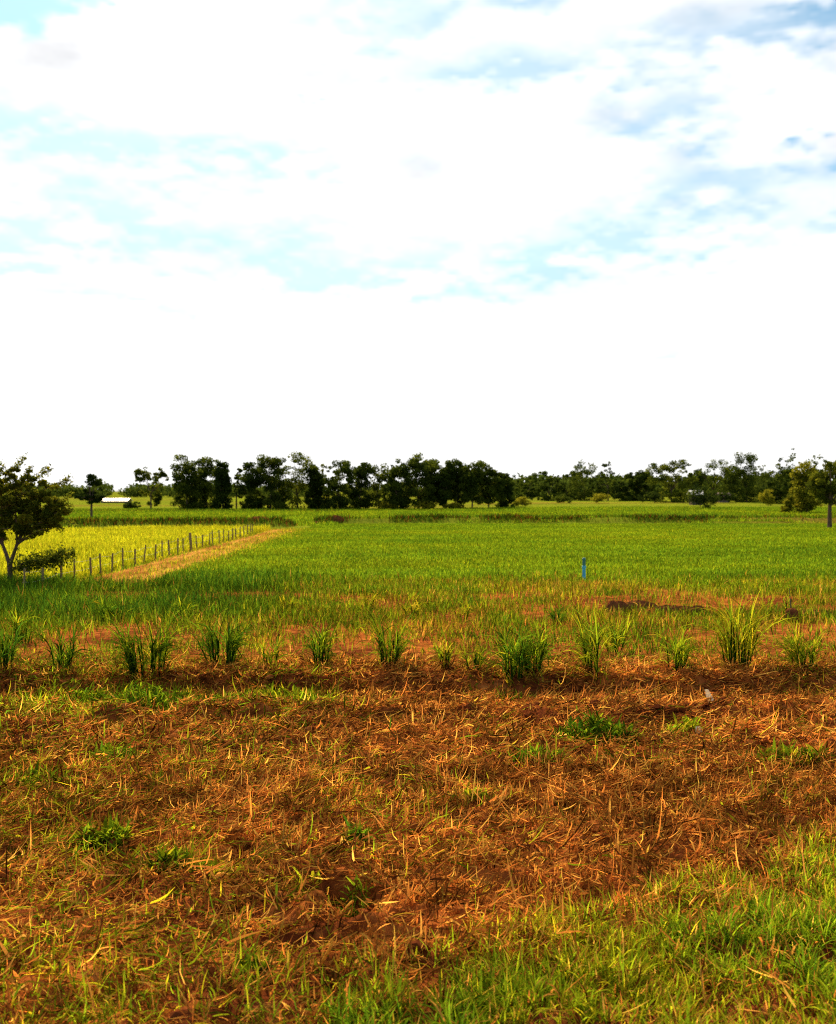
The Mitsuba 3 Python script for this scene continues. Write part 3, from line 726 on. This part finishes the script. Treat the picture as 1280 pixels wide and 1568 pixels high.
lobes = np.array([(-.5, 0, 3.72, .5, .22), (.15, 0, 3.80, .5, .2), (.75, .1, 3.60, .5, .22), (1.25, 0, 3.25, .5, .25), (1.6, 0, 2.85, .35, .25), (.55, 0, 2.7, .6, .4), (.75, 0, 1.95, .6, .28), (1.15, .1, 2.1, .5, .3), (1.5, 0, 2.45, .42, .28), (-1.0, 0, 3.35, .6, .3), (.1, .1, 3.5, .6, .3), (.75, 0, 3.35, .6, .25), (1.25, 0, 2.85, .5, .3), (-.2, .3, 2.5, .8, .5), (-.7, 0, 2.3, .75, .45), (.3, 0, 2.3, .8, .5), (1.2, .1, 2.35, .62, .4), (-.2, .1, 3.0, .85, .42), (.8, 0, 3.0, .7, .4), (-1.3, 0, 2.9, .6, .5), (-.1, 0, 3.55, .42, .22), (.55, 0, 1.85, .5, .25), (-.5, 0, 1.75, .5, .25), (1.65, 0, 2.6, .35, .25), (-.65, 0, 3.6, .3, .25)])
p1, t1, _ = crown_points(g, lobes, 30000)
p1 = p1 + foot
tw = np.array([[*a, *b] for a, b in twigs])
idx = g.integers(len(tw), size=5200)
t = g.uniform(0, 1.05, (5200, 1))
p2 = tw[idx, :3] + (tw[idx, 3:] - tw[idx, :3]) * t + g.normal(0, .055, (5200, 3))
lowsel = (p2[:, 2] < foot[2] + 1.55) & (p2[:, 0] > lx + .15)
pl = np.vstack([p2[lowsel], (fork + np.array([.25, -.1, -.05]))[None] + g.uniform(0, 1, (1500, 1)) * np.array([1.75, -.05, .40]) + g.normal(0, 1, (1500, 3)) * [.18, .18, .16] - [0, 0, .06]])
p2 = p2[~lowsel]
hu = np.concatenate([.74 + .17 * t1 + g.normal(0, .1, len(p1)), g.normal(.78, .12, len(p2))])
hu = np.clip(hu, 0, 1)
put('leaning_tree__crown', leaf_cloud(g, np.vstack([p1, p2]), .075, hu, g.uniform(0, 1, len(hu)), 1.5), 'leaf')
put('leaning_tree__low_foliage', leaf_cloud(g, pl, .08, np.clip(g.normal(.55, .12, len(pl)), 0, 1), g.uniform(0, .8, len(pl)), 1.5), 'leaf')
tag('leaning_tree', 'small forked tree with ragged crown and one low side branch at the left edge', 'tree')

# ------------------------------------------------------------------ tall grass clumps along the edge of the mown ground


def grass_clump(x, y, h, spread, n, hue, label, group=None, name='grass_clump', dark=0.0):
    key = numbered(name)
    g = np.random.default_rng(int(abs(x) * 100 + y * 10) + 1)
    m = max(6, n // 9)
    ps, tips, tdir = [], [], []
    for k in range(m):
        aa, rr = g.uniform(0, 2 * np.pi), spread * .36 * math.sqrt(g.uniform())
        b = np.array([x + rr * math.cos(aa), y + rr * math.sin(aa), H1(x + rr * math.cos(aa), y + rr * math.sin(aa)) - .03])
        hs = h * g.uniform(.30, .62)
        lean = np.array([math.cos(aa), math.sin(aa), 0]) * rr * g.uniform(.1, .9) + [g.normal(0, .03), g.normal(0, .03), 0]
        c = [b, b + lean * .4 + [0, 0, hs * .5], b + lean + [0, 0, hs]]
        ps.append((c, [.017, .014, .008]))
        tips.append(c); tdir.append(aa)
    v, f = tubes(ps, 5)
    put(key + '__stalks', (v, f, np.tile([.15, .2], (len(v), 1))), 'blade')
    tips, tdir = np.array(tips), np.array(tdir)
    n2 = int(n * 1.7)
    idx, tt = g.integers(m, size=n2), g.uniform(.15, 1, n2)[:, None]
    low_, mid_, top_ = tips[idx, 0], tips[idx, 1], tips[idx, 2]
    base = np.where(tt < .5, low_ + (mid_ - low_) * tt * 2, mid_ + (top_ - mid_) * (tt * 2 - 1))
    up = ribbons(base, tdir[idx] + g.normal(0, 1.1, n2), h * g.uniform(.3, .75, n2), g.uniform(.012, .026, n2), np.abs(g.normal(.20, .24, n2)), g.uniform(.3, 2.8, n2), np.clip(hue + .10 + g.normal(0, .09, n2), .05, .60), np.clip(g.uniform(0, 1, n2) - dark, 0, 1), 4, g.normal(0, .4, n2))
    put(key + '__blades', up, 'blade')
    nd = n // 4
    a = g.uniform(0, 2 * np.pi, nd)
    bx, by = x + spread * .45 * np.cos(a), y + spread * .45 * np.sin(a)
    dd = ribbons(np.stack([bx, by, height(bx, by)], -1), a + g.normal(0, .4, nd), h * g.uniform(.25, .5, nd), g.uniform(.015, .03, nd), g.uniform(.4, 1.1, nd), g.uniform(.3, 1.2, nd), np.clip(g.normal(.62, .1, nd), .4, .95), g.uniform(0, .8, nd), 3)
    put(key + '__dead_blades', dd, 'blade')
    labels[key + '__dead_blades'] = {'kind': 'stuff'}
    labels[key + '__blades'] = {'kind': 'stuff'}
    labels[key + '__stalks'] = {'kind': 'stuff'}
    tag(key, label, 'grass clump', group)


CL = 'tall grass clumps along the edge of the mown ground'
for px, py, top, spread, n, hue, lab in (
    (6, 1036, 955, .34, 90, .20, 'tall green grass clump at the left edge of the picture'),
    (97, 1036, 972, .36, 90, .20, 'dark green grass clump second from the left beside a bare soil patch'),
    (226, 1040, 955, .66, 190, .24, 'wide green grass clump third from the left above the green weed pile'),
    (340, 1024, 948, .60, 160, .20, 'dense dark green grass clump fourth from the left'),
    (411, 1026, 978, .30, 60, .34, 'thin light green grass clump right of the dense fourth clump'),
    (491, 1024, 955, .34, 80, .25, 'slender green grass clump left of the bare orange patch'),
    (597, 1030, 950, .34, 110, .24, 'upright bright green grass clump between two bare orange patches'),
    (683, 1028, 975, .24, 40, .36, 'thin low grass clump between the upright clump and the widest clump'),
    (722, 1036, 990, .34, 60, .30, 'low dark grass clump touching the left of the widest clump'),
    (787, 1042, 958, .40, 130, .20, 'left half of the widest dark green double clump'),
    (818, 1040, 965, .38, 110, .22, 'right half of the widest dark green double clump'),
    (913, 1036, 948, .42, 100, .30, 'open green grass clump with two stems right of the pale soil patch'),
    (1036, 1030, 968, .36, 100, .30, 'short dense grass clump, third from the right'),
    (1128, 1028, 920, .48, 150, .36, 'tallest light green grass clump, second from the right'),
    (1230, 1032, 960, .44, 110, .32, 'rightmost green grass clump with a dark foot'),
):
    x, y = flat(px, py)
    grass_clump(x, y, (py - top) / 1681 * y * 1.22, spread * 1.15, n, hue, lab)
for px, py, top, spread, n, hue, lab in (
    (165, 950, 905, .4, 70, .24, 'dark green tussock in the rough grass left of the red soil line'),
    (282, 950, 905, .35, 60, .3, 'green tussock behind the dense fourth grass clump'),
    (440, 935, 900, .35, 50, .4, 'yellow green tussock just before the left end of the field'),
    (560, 935, 898, .4, 60, .42, 'yellowish tussock standing before the centre of the field edge'),
    (632, 945, 905, .4, 60, .42, 'olive tussock behind the upright clump'),
    (712, 950, 915, .4, 60, .38, 'olive tussock behind the low dark clump'),
    (852, 958, 925, .28, 60, .16, 'dark green tussock behind the pale soil patch'),
    (1210, 950, 902, .25, 40, .30, 'thin tussock above the dark stump on the right'),
    (30, 985, 925, .5, 90, .3, 'tall green tussock near the left edge behind the bare patch'),
    (940, 1000, 940, .5, 80, .40, 'light green tussock right of the open two stemmed clump'),
):
    x, y = flat(px, py)
    grass_clump(x, y, (py - top) / 1681 * y, spread, n, hue, lab, name='tussock')

# ------------------------------------------------------------------ leafy weeds in the mown litter


def weed(x, y, rx, h, n, hue, label, bright=.5):
    key = numbered('weed')
    g = np.random.default_rng(int(abs(x) * 50 + y * 90) + 3)
    a, r = g.uniform(0, 2 * np.pi, n), np.sqrt(g.uniform(0, 1, n))
    bx, by = x + rx * r * np.cos(a), y + rx * .7 * r * np.sin(a)
    base = np.stack([bx, by, height(bx, by) + h * (1 - r ** 2) * g.uniform(0, .7, n)], -1)
    lv = ribbons(base, g.uniform(0, 2 * np.pi, n), g.uniform(.07, .2, n), g.uniform(.018, .04, n), g.uniform(.1, 1.2, n), g.uniform(.2, 1.3, n), np.clip(hue + g.normal(0, .07, n), .05, .7), np.clip(g.normal(bright, .25, n), 0, 1), 3, g.normal(0, .5, n))
    put(key + '__leaves', lv, 'blade')
    ps = []
    for k in range(max(5, n // 25)):
        aa, rr = g.uniform(0, 2 * np.pi), rx * .8 * math.sqrt(g.uniform())
        b = np.array([x + rr * math.cos(aa), y + .7 * rr * math.sin(aa), 0])
        b[2] = H1(b[0], b[1])
        d = g.normal(0, .06, 3)
        ps.append(([b - [0, 0, .02], b + [d[0], d[1], h * .5], b + [2.4 * d[0], 2.4 * d[1], h * g.uniform(.7, 1)]], [.006, .005, .003]))
    v, f = tubes(ps, 4)
    put(key + '__stems', (v, f, np.tile([.45, .3], (len(v), 1))), 'blade')
    labels[key + '__leaves'] = {'kind': 'stuff'}
    labels[key + '__stems'] = {'kind': 'stuff'}
    tag(key, label, 'weed')


for px, py, rx, h, n, hue, br, lab in (
    (235, 1080, .75, .36, 520, .35, .45, 'large green weed pile below the wide third grass clump'),
    (135, 1060, .45, .2, 220, .36, .5, 'olive weed patch left of the large green weed pile'),
    (345, 1072, .65, .26, 320, .38, .45, 'olive weed patch below the dense fourth grass clump'),
    (445, 1075, .7, .26, 300, .42, .4, 'yellowish weed patch between the fourth and sixth grass clumps'),
    (915, 1140, .50, .30, 340, .36, .40, 'dark green weed in the red soil below the open clump'),
    (1045, 1118, .24, .2, 90, .47, .8, 'light yellow green weed beside the small white scrap'),
    (820, 1175, .28, .08, 120, .43, .6, 'flat green weed patch in the middle of the mown litter'),
    (790, 1060, .35, .15, 160, .26, .2, 'dark weed at the foot of the widest double clump'),
    (158, 1302, .24, .12, 170, .40, .6, 'bright green weed in the litter at the left, largest there'),
    (547, 1305, .10, .12, 60, .33, .5, 'small green weed in the litter near the centre'),
    (525, 1378, .16, .08, 110, .38, .8, 'bright green weed just above the dark hole'),
    (475, 1372, .18, .07, 90, .47, .8, 'yellow green weed left of the one above the dark hole'),
    (330, 1348, .16, .07, 80, .42, .6, 'yellowish weed left of the dark hole'),
    (265, 1345, .2, .09, 70, .38, .35, 'dark olive weed in the litter below the bright green left weed'),
    (1215, 1180, .40, .16, 160, .42, .35, 'olive weed patch in the litter near the right edge'),
    (730, 1245, .14, .12, 60, .42, .4, 'small olive weed right of the centre of the mown litter'),
    (60, 1210, .35, .14, 120, .38, .3, 'dark olive weed near the left edge of the mown litter'),
    (180, 1170, .3, .1, 120, .42, .6, 'yellow green weed in the upper left of the mown litter'),
    (390, 1520, .10, .10, 60, .32, .35, 'dark green weed at the bottom left of the picture'),
):
    x, y = flat(px, py)
    weed(x, y, rx * 1.1, h * 1.25, int(n * 1.9), hue + .02, lab, br)

# dry cut stalks lying on the litter
for (ax, ay), (bx, by), lab in (
    ((1190, 1065), (1232, 1105), 'dry cut stalk leaning near the right edge, upper of three'),
    ((1235, 1118), (1278, 1140), 'dry cut stalk lying at the right edge, middle of three'),
    ((1190, 1120), (1222, 1150), 'dry cut stalk lying near the right edge, lowest of three'),
    ((1235, 1240), (1168, 1330), 'long thin dry stalk lying above the fresh grass at right'),
    ((1085, 1120), (1105, 1160), 'short dry stalk right of the small white scrap'),
    ((355, 1230), (410, 1190), 'dry stalk lying in the left half of the mown litter'),
    ((852, 1430), (858, 1378), 'forked dry stalk standing at the edge of the fresh grass'),
    ((490, 1500), (510, 1445), 'pale dry stalk standing below the dark hole'),
    ((540, 1390), (520, 1412), 'thin dry stalk lying across the dark hole'),
    ((735, 1080), (700, 1110), 'dry stalk left of the foot of the widest double clump'),
):
    (x0, y0), (x1, y1) = flat(ax, ay), flat(bx, by)
    standing = 'standing' in lab
    if standing:
        x1, y1 = x0 + (bx - ax) * .004, y0 + .05
    z0, z1 = H1(x0, y0) + .03, H1(x1, y1) + (.24 if standing else .07)
    if 'hole' in lab and not standing:
        z0, z1 = .05, .06
    key = numbered('dry_stalk')
    mpt = [(x0 + x1) / 2 + .03, (y0 + y1) / 2, (z0 + z1) / 2 + .035]
    ps = [([[x0, y0, z0], mpt, [x1, y1, z1]], [.011, .010, .006])]
    if 'forked' in lab:
        ps.append(([mpt, [mpt[0] + .08, mpt[1], mpt[2] - .09]], [.008, .004]))
    v, f = tubes(ps, 6)
    put(key, (v, f, np.tile([.74, .6], (len(v), 1))), 'blade')
    tag(key, lab, 'stalk')

# scraps of pale litter


def scrap(px, py, w, h, stand, label):
    x, y = flat(px, py)
    key = numbered('paper_scrap')
    g = np.random.default_rng(int(px))
    nx, nz = 6, 7
    s, t = np.meshgrid(np.linspace(-.5, .5, nx), np.linspace(0, 1, nz))
    bow = .25 * w * np.cos(s * 3) + g.normal(0, .05 * w, s.shape)
    tp = 1 - .5 * t ** 2
    a = math.radians(stand)
    Pz = H1(x, y) + .02 + t * h * math.sin(a) + .3 * bow * math.cos(a)
    V = np.stack([x + s * w * tp + .25 * h * t * (-1), y + t * h * math.cos(a) - bow * math.sin(a), Pz], -1).reshape(-1, 3)
    V2 = V + [0, .004, -.002]
    i, j = np.meshgrid(np.arange(nz - 1), np.arange(nx - 1), indexing='ij')
    q = np.stack([i * nx + j, i * nx + j + 1, (i + 1) * nx + j + 1, (i + 1) * nx + j], -1).reshape(-1, 4)
    f = np.vstack([q[:, [0, 1, 2]], q[:, [0, 2, 3]]])
    put(key, (np.vstack([V, V2]), np.vstack([f, f[:, ::-1] + nx * nz])), 'pale_paper')
    tag(key, label, 'scrap')


scrap(1090, 1076, .10, .22, 62, 'pale curled scrap standing in the red soil at right')
scrap(1073, 1124, .12, .10, 55, 'small white scrap right of the light yellow green weed')
scrap(267, 1040, .06, .06, 50, 'tiny white scrap above the large green weed pile')

# ------------------------------------------------------------------ blue pipe marker in the field
x, y = flat(894, 889)
z = H1(x, y)


def turned(x, y, prof, sides=20):
    pts, rr = [(x, y, q[1]) for q in prof], [q[0] for q in prof]
    return tubes([(pts, rr)], sides)


put('marker_pipe__pipe', turned(x, y, [(.062, z - .3), (.062, z + .10), (.060, z + .48), (.060, z + .50)]), 'blue_plastic', 40)
put('marker_pipe__collar', turned(x, y, [(.060, z + .44), (.074, z + .445), (.074, z + .53), (.060, z + .535)]), 'blue_plastic', 40)
put('marker_pipe__upper_sleeve', turned(x, y, [(.056, z + .50), (.056, z + .72), (.066, z + .725), (.066, z + .79), (.040, z + .82), (.004, z + .825)]), 'teal_plastic', 40)
tag('marker_pipe', 'upright blue pipe marker standing at the near edge of the green field', 'pipe')
tag('marker_pipe__upper_sleeve', 'darker green blue top')

# ------------------------------------------------------------------ dark earth banks and piles


def mound(x, y, rx, ry, h, label, bsdf='dark_soil', name='earth_mound', rough=.4):
    key = numbered(name)
    g = np.random.default_rng(int(abs(x) * 31 + y * 17))
    n, m = 36, 12
    a, r = np.meshgrid(np.linspace(0, 2 * np.pi, n, endpoint=False), np.linspace(0, 1, m), indexing='ij')
    wob = 1 + .7 * (N2(np.cos(a) * 1.3 + x, np.sin(a) * 1.3 + y, 1.5, 91) - .5)
    px, py = x + rx * r * wob * np.cos(a), y + ry * r * wob * np.sin(a)
    k = np.clip(1 - r ** 2.8, 0, 1)
    pz = height(px, py) - .05 + k * (h * (1 - rough + 2 * rough * N2(px, py, 3.0 / max(rx, ry, .5) * .6, 92, 3)) + .05)
    pz = pz + .24 * h * (g.uniform(size=pz.shape) - .5)
    V = np.stack([px, py, pz], -1).reshape(-1, 3)
    i, j = np.meshgrid(np.arange(n), np.arange(m - 1), indexing='ij')
    q = np.stack([i * m + j, i * m + j + 1, ((i + 1) % n) * m + j + 1, ((i + 1) % n) * m + j], -1).reshape(-1, 4)
    put(key, (V, np.vstack([q[:, [0, 1, 2]], q[:, [0, 2, 3]]])), bsdf, True)
    tag(key, label, 'earth mound')


for px, py, rx, ry, h, lab in (
    (946, 940, .42, .3, .31, 'dark brown upright lump of earth at the left end of the broken bank'),
    (978, 931, .66, .3, .18, 'low dark brown earth ridge in the middle of the broken bank'),
    (1035, 940, .82, .35, .22, 'long dark brown earth bank in the rough grass right of the pipe'),
    (1067, 940, .34, .25, .21, 'blackish earth lump at the right end of the broken bank'),
    (395, 806, 1.8, 1.6, .5, 'brown earth pile at the far end of the dirt track'),
    (485, 804, .6, .6, .3, 'small brown earth heap at the field corner, left one'),
    (516, 803, .7, .6, .35, 'small brown earth heap at the field corner, right one'),
    (1245, 942, .6, .3, .14, 'low brown earth ridge right of the dark stump'),
):
    x, y = flat(px, py)
    mound(x, y, rx, ry, h, lab)
# stump
x, y = flat(1212, 952)
z = H1(x, y)
key = 'stump'
put(key + '__bole', tubes([([[x, y, z - .1], [x, y, z + .12], [x + .01, y, z + .25], [x + .03, y, z + .31], [x + .03, y, z + .34]], [.17, .15, .155, .12, .05])], 11), 'dark_soil', 35)
put(key + '__shoot', tubes([([[x - .01, y, z + .29], [x - .03, y, z + .5], [x - .05, y + .02, z + .82]], [.018, .014, .006])], 6), 'bark', 40)
tag(key, 'dark stump with one thin upright shoot in the rough grass at right', 'stump')

# ------------------------------------------------------------------ sheds glimpsed among the trees


def box(c, s):
    c, s = np.asarray(c, float), np.asarray(s, float) / 2
    v = np.array([[a, b, d] for a in (-1, 1) for b in (-1, 1) for d in (-1, 1)]) * s + c
    f = np.array([[0, 1, 3], [0, 3, 2], [4, 6, 7], [4, 7, 5], [0, 4, 5], [0, 5, 1], [2, 3, 7], [2, 7, 6], [0, 2, 6], [0, 6, 4], [1, 5, 7], [1, 7, 3]])
    return v, f


def shed(px, dist, w, dpt, wall, rise, roof, label, lift=0.0):
    key = numbered('shed')
    x = (px - 640) / 1681 * dist
    z = H1(x, dist) + lift
    put(key + '__wall', box((x, dist, z + wall / 2 - .2), (w, dpt, wall + .4)), 'hut_wall')
    o, t = .35, .08
    a, b, c = [x - w / 2 - o, dist - dpt / 2 - o, z + wall], [x - w / 2 - o, dist, z + wall + rise], [x - w / 2 - o, dist + dpt / 2 + o, z + wall]
    V = np.array([a, b, c, [a[0], a[1], a[2] + t], [b[0], b[1], b[2] + t], [c[0], c[1], c[2] + t]])
    V = np.vstack([V, V + [w + 2 * o, 0, 0]])
    F = [[0, 1, 4], [0, 4, 3], [1, 2, 5], [1, 5, 4], [6, 10, 7], [6, 9, 10], [7, 11, 8], [7, 10, 11], [3, 4, 10], [3, 10, 9], [4, 5, 11], [4, 11, 10], [0, 7, 1], [0, 6, 7], [1, 8, 2], [1, 7, 8], [0, 3, 9], [0, 9, 6], [2, 8, 11], [2, 11, 5]]
    put(key + '__roof', (V, np.array(F)), roof)
    if wall > 1.9:
        put(key + '__door', box((x + w * .15, dist - dpt / 2 - .03, z + .95), (.9, .08, 1.9)), 'dark_opening')
    tag(key, label, 'shed')


shed(1065, 214, 2.0, 2.6, 1.95, .8, 'pale_roof', 'small shed with a white roof peeping over the dark round bush')
shed(1107, 238, 2.2, 2.6, 1.2, .8, 'pink_roof', 'small shed with a pinkish grey roof right of the dark round bush')
shed(178, 300, 7.0, 5.0, .45, .75, 'pale_roof', 'long low shelter with a white roof far away at the left')
